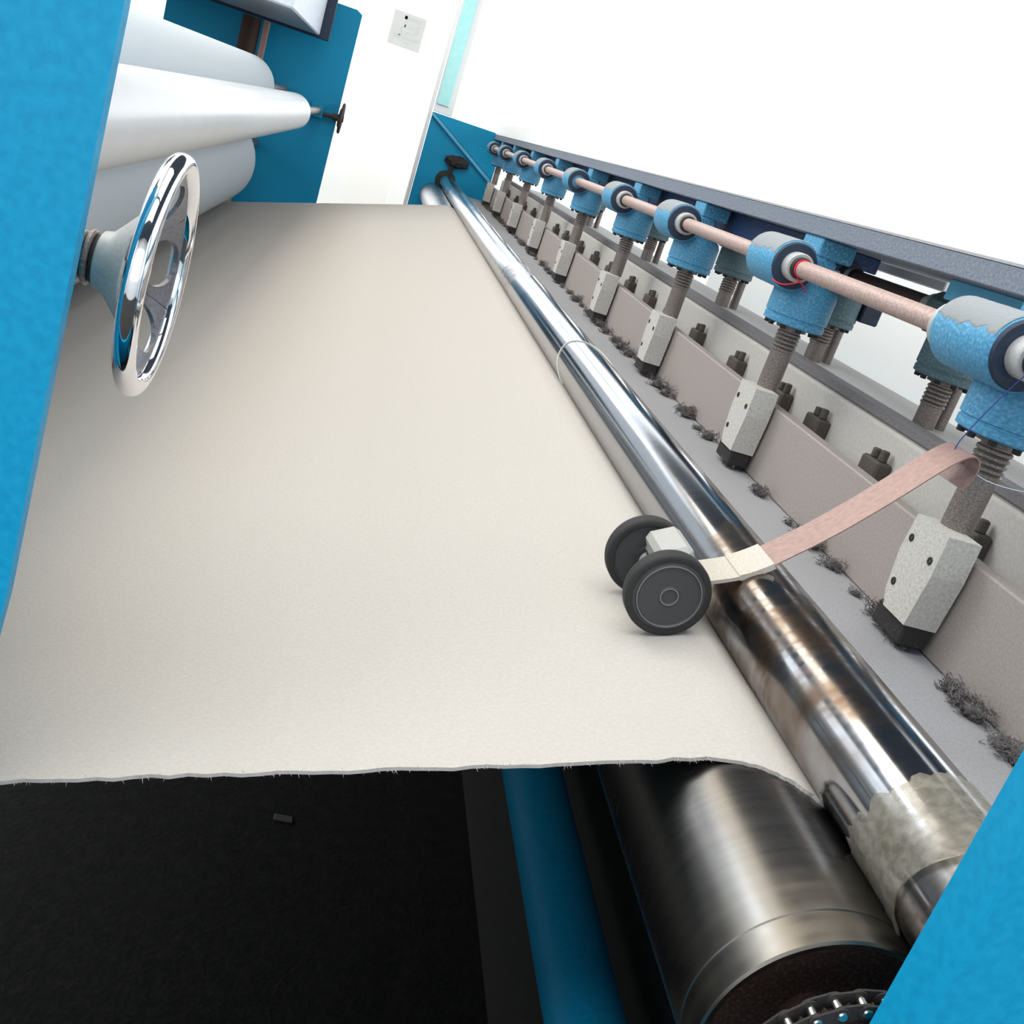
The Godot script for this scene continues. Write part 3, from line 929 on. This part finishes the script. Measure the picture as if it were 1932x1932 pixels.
func make_jack(called: String, label: String, group: String, body: Material, at: Vector3, front: bool) -> Node3D:
	var t := thing(called, label, "screw jack", at, group)
	var st := begin()
	var o := J(0, 0, 0)
	var y := Transform3D(Basis.IDENTITY, o)
	lathe(st, [Vector2(-0.158, 0), Vector2(-0.158, 0.060), Vector2(-0.155, 0.0665), Vector2(-0.143, 0.0665), Vector2(-0.1415, 0.0645), Vector2(-0.139, 0.0645), Vector2(-0.1375, 0.0675), Vector2(-0.080, 0.0675), Vector2(-0.068, 0.062), Vector2(-0.060, 0.05), Vector2(-0.02, 0.05), Vector2(-0.02, 0)], y, 40)
	box(st, J(-0.075, -0.078, -0.055), J(0.02, -0.004, 0.055), 0.008)
	obj("gear_housing", st, body, t, true)
	if not front:
		st = begin()
		box(st, J(0.055, -0.128, -0.055), J(0.108, -0.03, 0.055), 0.004)
		obj("rear_flange", st, M.ring_dark, t, true)
	st = begin()
	var wd := -0.080 if front else -0.03
	var wx := along(J(wd, -0.038 if front else -0.026, -0.078), J(wd, -0.038 if front else -0.026, 0.2))
	var ws := 1.0 if front else 0.72
	lathe(st, [Vector2(0, 0.0), Vector2(0, 0.048 * ws), Vector2(0.004, 0.0515 * ws), Vector2(0.150, 0.0515 * ws), Vector2(0.158, 0.048 * ws), Vector2(0.158, 0)], wx, 40)
	obj("worm_housing", st, body, t, true)
	if front:                                       # matted grey dust lying on the casting
		st = begin()
		var df := FastNoiseLite.new()
		df.seed = 71
		df.frequency = 0.9
		grid(st, 64, 40, func(i: int, k: int) -> Vector3:
			var l := lerpf(0.002, 0.154, i / 64.0)
			var half := 1.05 + 0.22 * df.get_noise_2d(l * 28.0, 0.0 if k < 20 else 50.0) + 0.02 * df.get_noise_2d(l * 160.0, 9.0 if k < 20 else 70.0)
			var a := lerpf(-half, half, k / 40.0) + 0.25
			var lump := 0.0006 + 0.0012 * absf(df.get_noise_2d(l * 90.0, a * 5.0))
			var r := 0.0515 + (lump if k > 0 and k < 40 and i > 0 and i < 64 else -0.0006)
			return J(wd - sin(a) * r, -0.038 + cos(a) * r, -0.078 + l), func(p: Vector3) -> Vector3: return Vector3(p.x - wd, p.y - (-0.038 - FOOT), 0))
		obj("dust_layer", st, M.dust, t, true)
	st = begin()
	lathe(st, [Vector2(0.004, 0.029 * ws), Vector2(-0.006, 0.029 * ws), Vector2(-0.006, 0.045 * ws), Vector2(-0.003, 0.0475 * ws), Vector2(0.004, 0.0475 * ws)], wx, 40, true)
	obj("end_ring", st, M.ring_dark, t, true)
	st = begin()
	lathe(st, [Vector2(0, 0), Vector2(-0.034, 0), Vector2(-0.034, 0.0275 * ws), Vector2(-0.032, 0.0295 * ws), Vector2(0, 0.0295 * ws)], wx, 32)
	obj("hub", st, M.hub, t, true)
	st = begin()
	lathe(st, [Vector2(-0.034, 0.017), Vector2(-0.046, 0.017), Vector2(-0.046, 0.0205), Vector2(-0.044, 0.022), Vector2(-0.034, 0.022)], wx, 28, true)
	obj("clamp_ring", st, M.dark, t, true)
	st = begin()
	lathe(st, [Vector2(0.157, 0), Vector2(0.157, 0.037 * ws), Vector2(0.162, 0.0395 * ws), Vector2(0.185, 0.038 * ws), Vector2(0.205, 0.026 * ws), Vector2(0.214, 0.0185), Vector2(0.214, 0)], wx, 32)
	obj("collar", st, M.hub, t, true)
	st = begin()
	var pr := [Vector2(-0.302, 0), Vector2(-0.302, 0.0235), Vector2(-0.215, 0.0235)]
	for k in 5:
		pr.append_array([Vector2(-0.214 + k * 0.009, 0.0262), Vector2(-0.210 + k * 0.009, 0.0262), Vector2(-0.207 + k * 0.009, 0.0225)])
	pr.append_array([Vector2(-0.168, 0.0225), Vector2(-0.166, 0.033), Vector2(-0.150, 0.033), Vector2(-0.150, 0)])
	lathe(st, pr, y, 28)
	obj("screw", st, M.screw, t, true)
	st = begin()
	box(st, J(-0.03, -0.006, -0.05), J(0.05, 0.033, 0.05), 0.003)
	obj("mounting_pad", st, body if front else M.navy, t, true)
	if front:
		st = begin()
		slab_local(st, [Vector2(-0.445, -0.060), Vector2(-0.36, -0.068), Vector2(-0.300, -0.066), Vector2(-0.300, 0.026), Vector2(-0.36, 0.030), Vector2(-0.42, 0.020), Vector2(-0.445, 0.006)], -0.050, 0.004)
		obj("clamp_block", st, M.clamp, t, true)
		st = begin()
		box(st, J(-0.044, -0.478, -0.058), J(0.002, -0.443, 0.03), 0.003)
		obj("slot_shade_block", st, M.dark, t, true)  # dark block painted as the shaded slot opening below the clamp
		for q in [[-0.335, 0.014], [-0.345, -0.050], [-0.405, 0.008]]:
			st = begin()
			ring(st, J(-0.0515, q[0], q[1]), J(-0.046, q[0], q[1]), 0.002, 0.0062, 12, 0.0008)
			obj("cap_screw", st, M.dark, t, true)
	else:
		st = begin()
		rod(st, J(0.055, -0.13, 0.03), J(0.055, -0.32, 0.03), 0.014, 16)
		obj("guide_rod", st, M.screw, t, true)
		st = begin()
		box(st, J(-0.05, -0.478, -0.06), J(0.08, -0.30, 0.06), 0.004)
		obj("clamp_block", st, M.plate, t, true)
	st = begin()
	for k in 10:
		var a := TAU * k / 10 + 0.2
		st = begin()
		rod(st, J(cos(a) * 0.0545, -0.157, sin(a) * 0.0545), J(cos(a) * 0.0545, -0.166, sin(a) * 0.0545), 0.0062, 6, 0.001)
		obj("bolt", st, M.dark, t, true)
	return t


# an outline in (u, along l) given a width across the machine
func slab_local(st: SurfaceTool, pts: Array, x0: float, x1: float) -> void:
	var c := Vector2.ZERO
	for p in pts:
		c += p / pts.size()
	for x in [x0, x1]:
		var q := []
		for p in pts:
			q.append(J(x, p.x, p.y))
		flat(st, q, Vector3(x - (x0 + x1) / 2, 0, 0))
	for k in pts.size():
		var a: Vector2 = pts[k]
		var b: Vector2 = pts[(k + 1) % pts.size()]
		var mid := (a + b) / 2 - c
		flat(st, [J(x0, a.x, a.y), J(x0, b.x, b.y), J(x1, b.x, b.y), J(x1, a.x, a.y)], Vector3(0, mid.x, -mid.y))


const JX := 0.935
const JL := [1.31, 2.13, 2.98, 3.79, 4.74, 5.73, 6.78, 7.82, 8.70]
const JN := ["nearest blue screw jack at the right edge, the copper strap ending in front of it",
	"second blue screw jack from the camera, with red thread tied at its shaft collar",
	"third blue screw jack from the camera, between the red-threaded one and a grey one",
	"fourth blue screw jack from the camera along the grey-blue cross beam",
	"fifth blue screw jack from the camera, its shaft end open without a light hub",
	"sixth blue screw jack from the camera, fourth from the far frame plate",
	"seventh blue screw jack from the camera, third from the far frame plate",
	"eighth blue screw jack from the camera, second from the far frame plate",
	"ninth and smallest blue screw jack, right beside the far blue frame plate"]
const BL := [1.98, 2.60, 3.42, 4.55, 6.0]
const BN := ["nearest grey-green screw jack of the back row, behind the nearest blue one",
	"second grey-green screw jack of the back row, right behind the red-threaded blue jack",
	"third grey-green screw jack of the back row, against the bright opening",
	"fourth grey-green screw jack of the back row, half hidden by blue ones",
	"farthest grey-green screw jack of the back row, near the far frame"]


func jacks() -> void:
	var first := make_jack("screw_jack", JN[0], "blue screw jacks under the cross beam", M.jack_blue, P(JX, FOOT, JL[0]), true)
	for k in range(1, JL.size()):
		var c: Node3D = first.duplicate()
		c.name = numbered("screw_jack")
		add_child(c)
		c.position = P(JX, FOOT, JL[k])
		c.set_meta("label", JN[k])
		if k == 4:                                  # this one's shaft end has no hub
			for part in ["hub", "clamp_ring"]:
				var h := c.get_node(part)
				c.remove_child(h)
				h.free()
	var back := make_jack("screw_jack", BN[0], "grey screw jacks of the back row", M.jack_grey, P(1.23, FOOT, BL[0]), false)
	for k in range(1, BL.size()):
		var c: Node3D = back.duplicate()
		c.name = numbered("screw_jack")
		add_child(c)
		c.position = P(1.23, FOOT, BL[k])
		c.set_meta("label", BN[k])
	var st := begin()
	rod(st, P(JX - 0.08, -0.038, 0.75), P(JX - 0.08, -0.038, 9.2), 0.0172, 24)
	tag(obj("drive_shaft", st, M.shaft), "long pinkish brown shaft running through the front row of blue screw jacks", "shaft")
	st = begin()
	rod(st, P(1.20, -0.026, 0.9), P(1.20, -0.026, 9.2), 0.0185, 20)
	tag(obj("drive_shaft", st, M.brown_shaft), "dark brown shaft of the back row under the cross beam", "shaft")


# ---------------------------------------------------------------- cross beam, bed, needle beam
func beams() -> void:
	var t := thing("cross_beam", "long machine cross beam with dusty grey-blue lip and white cover above the jacks", "beam", P(1.15, 0.033, 0.4))
	var st := begin()
	box(st, P(0.90, 0.033, 0.4), P(1.36, 0.069, FEND - 0.01), 0.002)
	obj("lip", st, M.navy2, t)
	st = begin()
	box(st, P(0.897, 0.070, 0.4), P(1.37, 0.166, FEND - 0.012), 0.004)
	obj("lower_cover", st, M.white_paint, t)
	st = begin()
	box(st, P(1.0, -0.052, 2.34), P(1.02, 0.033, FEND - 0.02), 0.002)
	obj("mounting_plate", st, M.navy, t)  # the dark navy puts the shade under the beam into the colour
	st = begin()
	box(st, P(1.015, -0.004, 0.75), P(1.03, 0.033, 1.75), 0.002)
	obj("mounting_plate", st, M.cyan, t)

	t = thing("stripper_plate", "long beige stripper plate standing along the right side of the grey felt strip", "plate", P(0.96, -0.478, 0.7))
	st = begin()
	box(st, P(0.946, -0.4875, 0.7), P(0.978, -0.329, 9.3), 0.003)
	obj("plate", st, M.plate, t)

	t = thing("bed_plate", "flat grey steel bed strip between the pressing roller and the beige stripper plate", "plate", P(0.8, -0.5, 0.7))
	st = begin()
	box(st, P(0.76, -0.506, 0.66), P(0.99, -0.488, 9.3), 0.002)
	obj("plate", st, M.bed, t)

	t = thing("needle_beam", "long pale needle beam with dark clamps behind the stripper plate", "beam", P(1.2, -0.45, 0.6))
	st = begin()
	box(st, P(1.06, -0.44, 0.6), P(1.42, -0.262, 9.3), 0.006)
	obj("casing", st, M.board, t)
	st = begin()
	box(st, P(1.075, -0.262, 0.6), P(1.125, -0.240, 9.3), 0.004)
	obj("rail", st, M.rail, t)
	for l in [1.10, 1.42, 1.77, 2.06, 2.28, 2.62, 3.0, 3.34, 3.62, 3.95, 4.35, 4.7, 5.1, 5.55, 5.9, 6.4, 6.9, 7.4, 7.9, 8.5]:
		st = begin()
		box(st, P(1.028, -0.375, l - 0.035), P(1.06, -0.318, l + 0.035), 0.004)
		rod(st, P(1.044, -0.318, l - 0.015), P(1.044, -0.296, l - 0.015), 0.009, 8)
		rod(st, P(1.044, -0.318, l + 0.015), P(1.044, -0.300, l + 0.015), 0.009, 8)
		obj("clamp", st, M.oily, t)

	st = begin()
	for k in 12:                                    # slightly waved cloth, one layer
		for j in 2:
			var la := lerpf(0.7, 5.1, k / 12.0)
			var lb := lerpf(0.7, 5.1, (k + 1) / 12.0)
			var xa := 1.72 + 0.012 * sin(k * 1.3)
			var xb := 1.72 + 0.012 * sin((k + 1) * 1.3)
			flat(st, [P(xa, -1.75 + j * 0.885, la), P(xb, -1.75 + j * 0.885, lb), P(xb, -0.865 + j * 0.885, lb), P(xa, -0.865 + j * 0.885, la)], Vector3.LEFT)
	tag(obj("back_curtain", st, M.curtain), "plain translucent white curtain sheet hanging behind the needle beam", "curtain")
	t = thing("ribbed_bar", "short white ribbed bar just under the back edge of the cross beam", "bar", P(1.39, 0.0, 2.6))
	for k in 3:
		st = begin()
		box(st, P(1.362 + k * 0.014, 0.008, 2.36), P(1.374 + k * 0.014, 0.034 - k * 0.003, 2.74), 0.003)
		obj("rib", st, M.white_paint, t)

	# below the felt
	st = begin()
	rod(st, P(0.567, -1.057, 0.55), P(0.567, -1.057, FEND), 0.0565, 36)
	tag(obj("tie_tube", st, M.blue), "dark blue tie tube running in shadow below the feed roller", "tube")
	st = begin()
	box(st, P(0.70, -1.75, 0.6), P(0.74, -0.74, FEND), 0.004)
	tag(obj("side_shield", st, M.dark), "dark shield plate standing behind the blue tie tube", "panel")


# ---------------------------------------------------------------- the metre counter and its strap
func counter() -> void:
	var c := Vector2(0.4521, -0.4173)
	var t := thing("metre_counter", "length counter with two black wheels resting on the felt beside the steel roller", "counter", P(0.470, -0.472, 1.12))
	for q in [1.062, 1.193]:
		var st := begin()
		var sg: float = -1.0 if q < 1.1 else 1.0
		var a := P(c.x, c.y, q)
		var xf := along(a, a + Vector3(0, 0, -sg))
		# (0 is the outer side)
		lathe(st, [Vector2(0.000, 0), Vector2(0.000, 0.0085), Vector2(0.0015, 0.0095), Vector2(0.0015, 0.0125), Vector2(0.0005, 0.0135), Vector2(0.0005, 0.0375), Vector2(0.002, 0.0385), Vector2(0.002, 0.0400), Vector2(-0.0005, 0.0415), Vector2(-0.0005, 0.0440), Vector2(0.0, 0.0445)], xf, 56, false, 0, TAU, 0.9)
		lathe(st, [Vector2(-0.022, 0), Vector2(-0.022, 0.014), Vector2(-0.016, 0.015), Vector2(-0.016, 0.041), Vector2(-0.020, 0.0445)], xf, 56, false, 0, TAU, 0.9)
		var w := obj("wheel", st, M.black, t)
		st = begin()
		lathe(st, [Vector2(0.0, 0.0440), Vector2(0.001, 0.0495), Vector2(-0.001, 0.0522), Vector2(-0.004, 0.0528), Vector2(-0.016, 0.0528), Vector2(-0.019, 0.0522), Vector2(-0.021, 0.0495), Vector2(-0.020, 0.0440)], xf, 72, true, 0, TAU, 0.6)
		obj("tyre", st, M.tyre, w)
		st = begin()
		lathe(st, [Vector2(0.0004, 0.0383), Vector2(0.0026, 0.0388), Vector2(0.0026, 0.0397), Vector2(0.0004, 0.0402)], xf, 56, true)
		obj("worn_ridge", st, M.groove, w)
		st = begin()
		lathe(st, [Vector2(0.0002, 0.0096), Vector2(0.0020, 0.0102), Vector2(0.0020, 0.0112), Vector2(0.0002, 0.0118)], xf, 40, true)
		obj("worn_ridge", st, M.groove, w)
	var st := begin()
	rod(st, P(c.x, c.y, 1.08), P(c.x, c.y, 1.176), 0.0075, 20)
	obj("axle", st, M.screw, t)
	st = begin()
	rod(st, P(c.x, c.y, 1.086), P(c.x, c.y, 1.166), 0.0135, 28)
	obj("drum_tube", st, M.hub, t)
	st = begin()
	var bx := Transform3D(Basis(Vector3.BACK, deg_to_rad(28)), P(c.x, c.y, 0) + Vector3(0, 0, 0))
	box(st, Vector3(-0.001, 0.004, -1.166), Vector3(0.043, 0.043, -1.088), 0.007, bx)
	box(st, Vector3(0.030, -0.010, -1.150), Vector3(0.052, 0.010, -1.100), 0.003, bx)
	obj("counter_case", st, M.cream, t)
	st = begin()
	box(st, Vector3(-0.003, 0.010, -1.160), Vector3(0.002, 0.024, -1.100), 0.001, bx)
	obj("window", st, M.groove, t)
	for k in 5:                                     # the digit drums in the little window
		var tm := TextMesh.new()
		tm.text = "0"
		tm.font = SystemFont.new()
		tm.font.font_names = PackedStringArray(["Droid Sans"])
		tm.font_size = 32
		tm.pixel_size = 0.00035
		tm.depth = 0.0004
		var o := MeshInstance3D.new()
		o.mesh = tm
		o.material_override = M.tyre
		o.name = "digit"
		t.add_child(o, true)
		var nx := bx.basis * Vector3.LEFT
		var up := bx.basis * Vector3.UP
		o.transform = Transform3D(Basis(up.cross(nx), up, nx), bx * Vector3(-0.0032, 0.017, -1.108 - k * 0.011) - t.position)

	# the sprung copper strap that holds the counter down
	t = thing("copper_strap", "pinkish copper strap rising from the counter across the roller to a curled end", "strap", P(0.508, -0.402, 1.128))
	var path := []
	var cv := [Vector2(0.486, -0.412), Vector2(0.512, -0.401), Vector2(0.545, -0.386), Vector2(0.574, -0.366), Vector2(0.606, -0.336), Vector2(0.640, -0.302), Vector2(0.672, -0.266), Vector2(0.702, -0.230), Vector2(0.726, -0.200), Vector2(0.742, -0.181), Vector2(0.755, -0.168), Vector2(0.765, -0.163), Vector2(0.773, -0.166), Vector2(0.777, -0.176), Vector2(0.775, -0.188), Vector2(0.768, -0.204)]
	for i in cv.size() - 1:
		for k in 4:
			path.append((cv[i] as Vector2).cubic_interpolate(cv[i + 1], cv[maxi(i - 1, 0)], cv[mini(i + 2, cv.size() - 1)], k / 4.0))
	path.append(cv[-1])
	st = begin()
	sheet(st, path, 1.100, 1.157, 0.0016, 6)
	obj("band", st, M.strap, t)
	# two turns of tape near the counter
	for q in [[0.498, 0.548, 0.0016], [0.541, 0.582, 0.0030]]:
		var tp := []
		for p in path:
			if p.x > q[0] and p.x < q[1]:
				tp.append(p)
		st = begin()
		var lo := []
		for i in tp.size():
			var d: Vector2 = (tp[mini(i + 1, tp.size() - 1)] - tp[maxi(i - 1, 0)]).normalized()
			lo.append(tp[i] - Vector2(-d.y, d.x) * q[2])
		sheet(st, lo, 1.0975, 1.1595, 0.0016 + q[2] * 2.0, 4)
		var o := obj("tape", st, M.tape, t)
		o.set_meta("label", "wrinkled pale tape wound round the strap")


# ---------------------------------------------------------------- threads, lint, the far end
func small_things() -> void:
	var st := begin()
	wire(st, [P(0.842, -0.055, 1.19), P(0.80, -0.105, 1.165), P(0.765, -0.150, 1.140), P(0.757, -0.1655, 1.132)], 0.0008)
	tag(obj("blue_thread", st, M.thread_blue), "dark blue thread tying the curled strap end up to the nearest jack", "thread")
	st = begin()
	wire(st, [P(0.776, -0.180, 1.125), P(0.80, -0.186, 1.10), P(0.84, -0.178, 1.07), P(0.90, -0.150, 1.03), P(1.0, -0.09, 1.0)], 0.0009)
	tag(obj("grey_wire", st, M.thread_grey), "thin grey wire leading from the curled strap end to the right", "wire")
	st = begin()
	var lr: float = JL[1] - 0.128
	var pts := []
	for k in 15:
		var a := TAU * k / 14.0 * 1.6 + 0.6
		pts.append(P(JX - 0.08 + cos(a) * 0.0185, -0.038 + sin(a) * 0.0185, lr - 0.004 * k / 14.0))
	pts.append_array([P(JX - 0.085, -0.066, lr - 0.006), P(JX - 0.108, -0.078, lr + 0.01), P(JX - 0.122, -0.074, lr + 0.03)])
	wire(st, pts, 0.0013)
	wire(st, [P(JX - 0.085, -0.060, lr - 0.006), P(JX - 0.070, -0.070, lr - 0.02), P(JX - 0.068, -0.078, lr - 0.012)], 0.0013)
	tag(obj("red_thread", st, M.red), "red thread knotted round the brown shaft at the second blue jack", "thread")
	st = begin()
	pts = []
	for k in 15:
		var s := k / 14.0
		var a := deg_to_rad(lerpf(228.0, 40.0, s))
		var rr := UP_R + 0.0012
		pts.append(P(UP_C.x + cos(a) * rr, UP_C.y + sin(a) * rr, 2.35 + 0.20 * sin(s * 2.6) - 0.16 * s))
	wire(st, pts, 0.0011)
	tag(obj("loose_thread", st, M.thread_pale), "thin pale thread looped over the polished pressing roller", "thread")

	# lint swept up along the foot of the stripper plate
	var kinds := []
	rng.seed = 31
	var f := FastNoiseLite.new()
	f.seed = 17
	f.frequency = 9.0
	for v in 3:
		var o := MeshInstance3D.new()
		st = begin()
		f.seed = 17 + v
		blob(st, Vector3(0, 0.008, 0), Vector3(0.010, 0.009, 0.015), f, 1.0, 10)
		for k in 170:
			var b := Vector3(rng.randf_range(-0.017, 0.017), rng.randf_range(0.0, 0.022), rng.randf_range(-0.024, 0.024))
			var d1 := Vector3(rng.randf_range(-1, 1), rng.randf_range(-0.4, 1), rng.randf_range(-1, 1)) * 0.010
			var d2 := d1 + Vector3(rng.randf_range(-1, 1), rng.randf_range(-1, 1), rng.randf_range(-1, 1)) * 0.007
			var sd := Vector3(0.0005, 0.0005, -0.0005)
			flat(st, [b - sd, b + sd, b + d1 + sd, b + d1 - sd], Vector3(-1, 1, 1))
			flat(st, [b + d1 - sd, b + d1 + sd, b + d2], Vector3(-1, 1, 1))
		kinds.append(st.commit())
		o.free()
	for k in 64:
		var l := 0.95 + pow(k / 63.0, 1.5) * 8.0 + rng.randf_range(-0.04, 0.04)
		var o := MeshInstance3D.new()
		o.mesh = kinds[k % 3]
		o.material_override = M.lint
		o.name = numbered("lint_clump")
		add_child(o)
		o.position = P(0.926 - rng.randf() * 0.008, -0.4885, l)
		o.rotation.y = rng.randf() * TAU
		o.scale = Vector3.ONE * rng.randf_range(0.5, 1.25)
		tag(o, "grey fluffy lint clump on the grey bed strip at the foot of the stripper plate", "lint", "lint clumps along the stripper plate")

	# the far end on the left
	var t := thing("white_box", "white sheet-metal box with dark end plate hanging at the top left", "box", P(-1.5, 0.34, 7.8))
	st = begin()
	box(st, P(-2.9, 0.343, 6.7), P(-0.69, 1.4, 9.05), 0.01)
	obj("casing", st, M.box_white, t)
	st = begin()
	box(st, P(-2.9, 0.325, 9.06), P(-0.615, 1.4, 9.14), 0.004)
	obj("end_plate", st, M.ring_dark, t)
	st = begin()
	box(st, P(-1.9, 0.40, 9.14), P(-1.3, 0.62, FEND), 0.01)
	obj("bracket", st, M.blue, t)

	t = thing("lifting_spindle", "rust-brown vertical spindle between the white box and the upper guide roll", "spindle", P(-1.2, -0.3, 9.18))
	st = begin()
	rod(st, P(-1.235, -1.2, 9.22), P(-1.235, 0.32, 9.22), 0.075, 24)
	obj("screw", st, M.rust, t)
	st = begin()
	box(st, P(-1.14, -1.2, 9.19), P(-1.09, 0.32, 9.25), 0.004)
	obj("guide_bar", st, M.strap, t)
	st = begin()
	box(st, P(-1.34, -1.3, 9.12), P(-1.05, -1.2, FEND), 0.004)
	obj("bracket", st, M.rust, t)

	# a faint printed notice on the end wall
	t = thing("notice_sign", "faint pale square notice with a bold character pasted on the bright far window", "sign", P(-0.065, 0.72, 14.08))
	st = begin()
	box(st, P(-0.27, 0.72, 14.086), P(0.14, 1.12, 14.089), 0.0005)
	obj("board", st, M.sign_ink, t)
	st = begin()
	# the strokes of the character, lighter than the ground
	for q in [[-0.13, 1.085, 0.085, 1.045], [-0.13, 1.085, -0.095, 0.955], [0.03, 1.01, 0.075, 0.90], [-0.11, 0.985, 0.01, 0.95], [-0.16, 0.955, -0.12, 0.85], [-0.22, 0.86, -0.13, 0.81], [-0.09, 0.92, 0.02, 0.885], [-0.10, 0.86, 0.09, 0.82], [-0.06, 0.80, 0.0, 0.765]]:
		box(st, P(q[0], q[1], 14.0845), P(q[2], q[3], 14.0855), 0.0005)
	obj("character", st, M.sign, t)

	st = begin()
	box(st, P(0.165, -1.75, 2.23), P(0.215, -1.745, 2.255), 0.002)
	tag(obj("paper_scrap", st, M.lint), "small pale scrap lying on the dark floor under the felt", "scrap")


func roof_glow(size: Vector2, at: Vector3, c: Color, energy: float) -> void:
	var a := AreaLight3D.new()
	a.name = "rooflight_and_fill"
	a.area_size = size
	a.light_color = c
	a.light_energy = energy
	a.area_range = 30.0
	a.shadow_enabled = true
	add_child(a, true)
	a.transform = Transform3D(Basis(Vector3.RIGHT, -PI / 2), at)


func _ready() -> void:
	# camera: a phone held low over the near edge of the felt, rolled to the left
	var cam := Camera3D.new()
	cam.name = "camera"
	add_child(cam)
	cam.transform = Transform3D(Basis(Vector3(0.94612, 0.30521, 0.10820), Vector3(-0.24791, 0.89766, -0.36434), Vector3(-0.20832, 0.31788, 0.92496)).orthonormalized(), Vector3(0, H, 0))
	cam.fov = 53.13
	cam.near = 0.05
	cam.far = 200.0
	cam.current = true
	var we := WorldEnvironment.new()
	we.name = "world_environment"
	var env := Environment.new()
	var sky := Sky.new()
	var sm := ProceduralSkyMaterial.new()
	sm.sky_top_color = Color(0.93, 0.97, 1.0)
	sm.sky_horizon_color = Color(1.0, 1.0, 1.0)
	sm.ground_horizon_color = Color(0.85, 0.85, 0.84)
	sm.ground_bottom_color = Color(0.60, 0.60, 0.58)
	sm.sky_energy_multiplier = 1.0
	sky.sky_material = sm
	env.sky = sky
	env.background_mode = Environment.BG_SKY
	env.tonemap_mode = Environment.TONE_MAPPER_LINEAR
	env.tonemap_exposure = 2.9
	env.sdfgi_enabled = true
	env.ssao_enabled = true
	env.ssil_enabled = true
	we.environment = env
	add_child(we)

	# light under the roof: a long yellowed rooflight, and three added fill lights behind the camera, over the felt and far left
	roof_glow(Vector2(2.3, 13.3), P(-2.75, 5.04, 6.7), Color(1.0, 0.965, 0.90), 4.0)
	roof_glow(Vector2(7.0, 2.3), P(-1.5, 5.04, -1.25), Color(0.95, 0.98, 1.0), 9.5)
	roof_glow(Vector2(3.4, 3.9), P(0.6, 5.04, 2.2), Color(1.0, 0.985, 0.96), 4.0)
	roof_glow(Vector2(2.9, 4.0), P(-5.45, 5.04, 6.6), Color(0.95, 0.98, 1.0), 15.0)

	make_materials()
	M.navy2 = grainy(52, [[0.0, Color(0.35, 0.39, 0.46)], [0.5, Color(0.44, 0.47, 0.52)], [1.0, Color(0.54, 0.55, 0.57)]], 0.7, 0.0, 9.0, 0.03)
	hall()
	beams()
	frames()
	rolls()
	jacks()
	handwheels()
	counter()
	small_things()
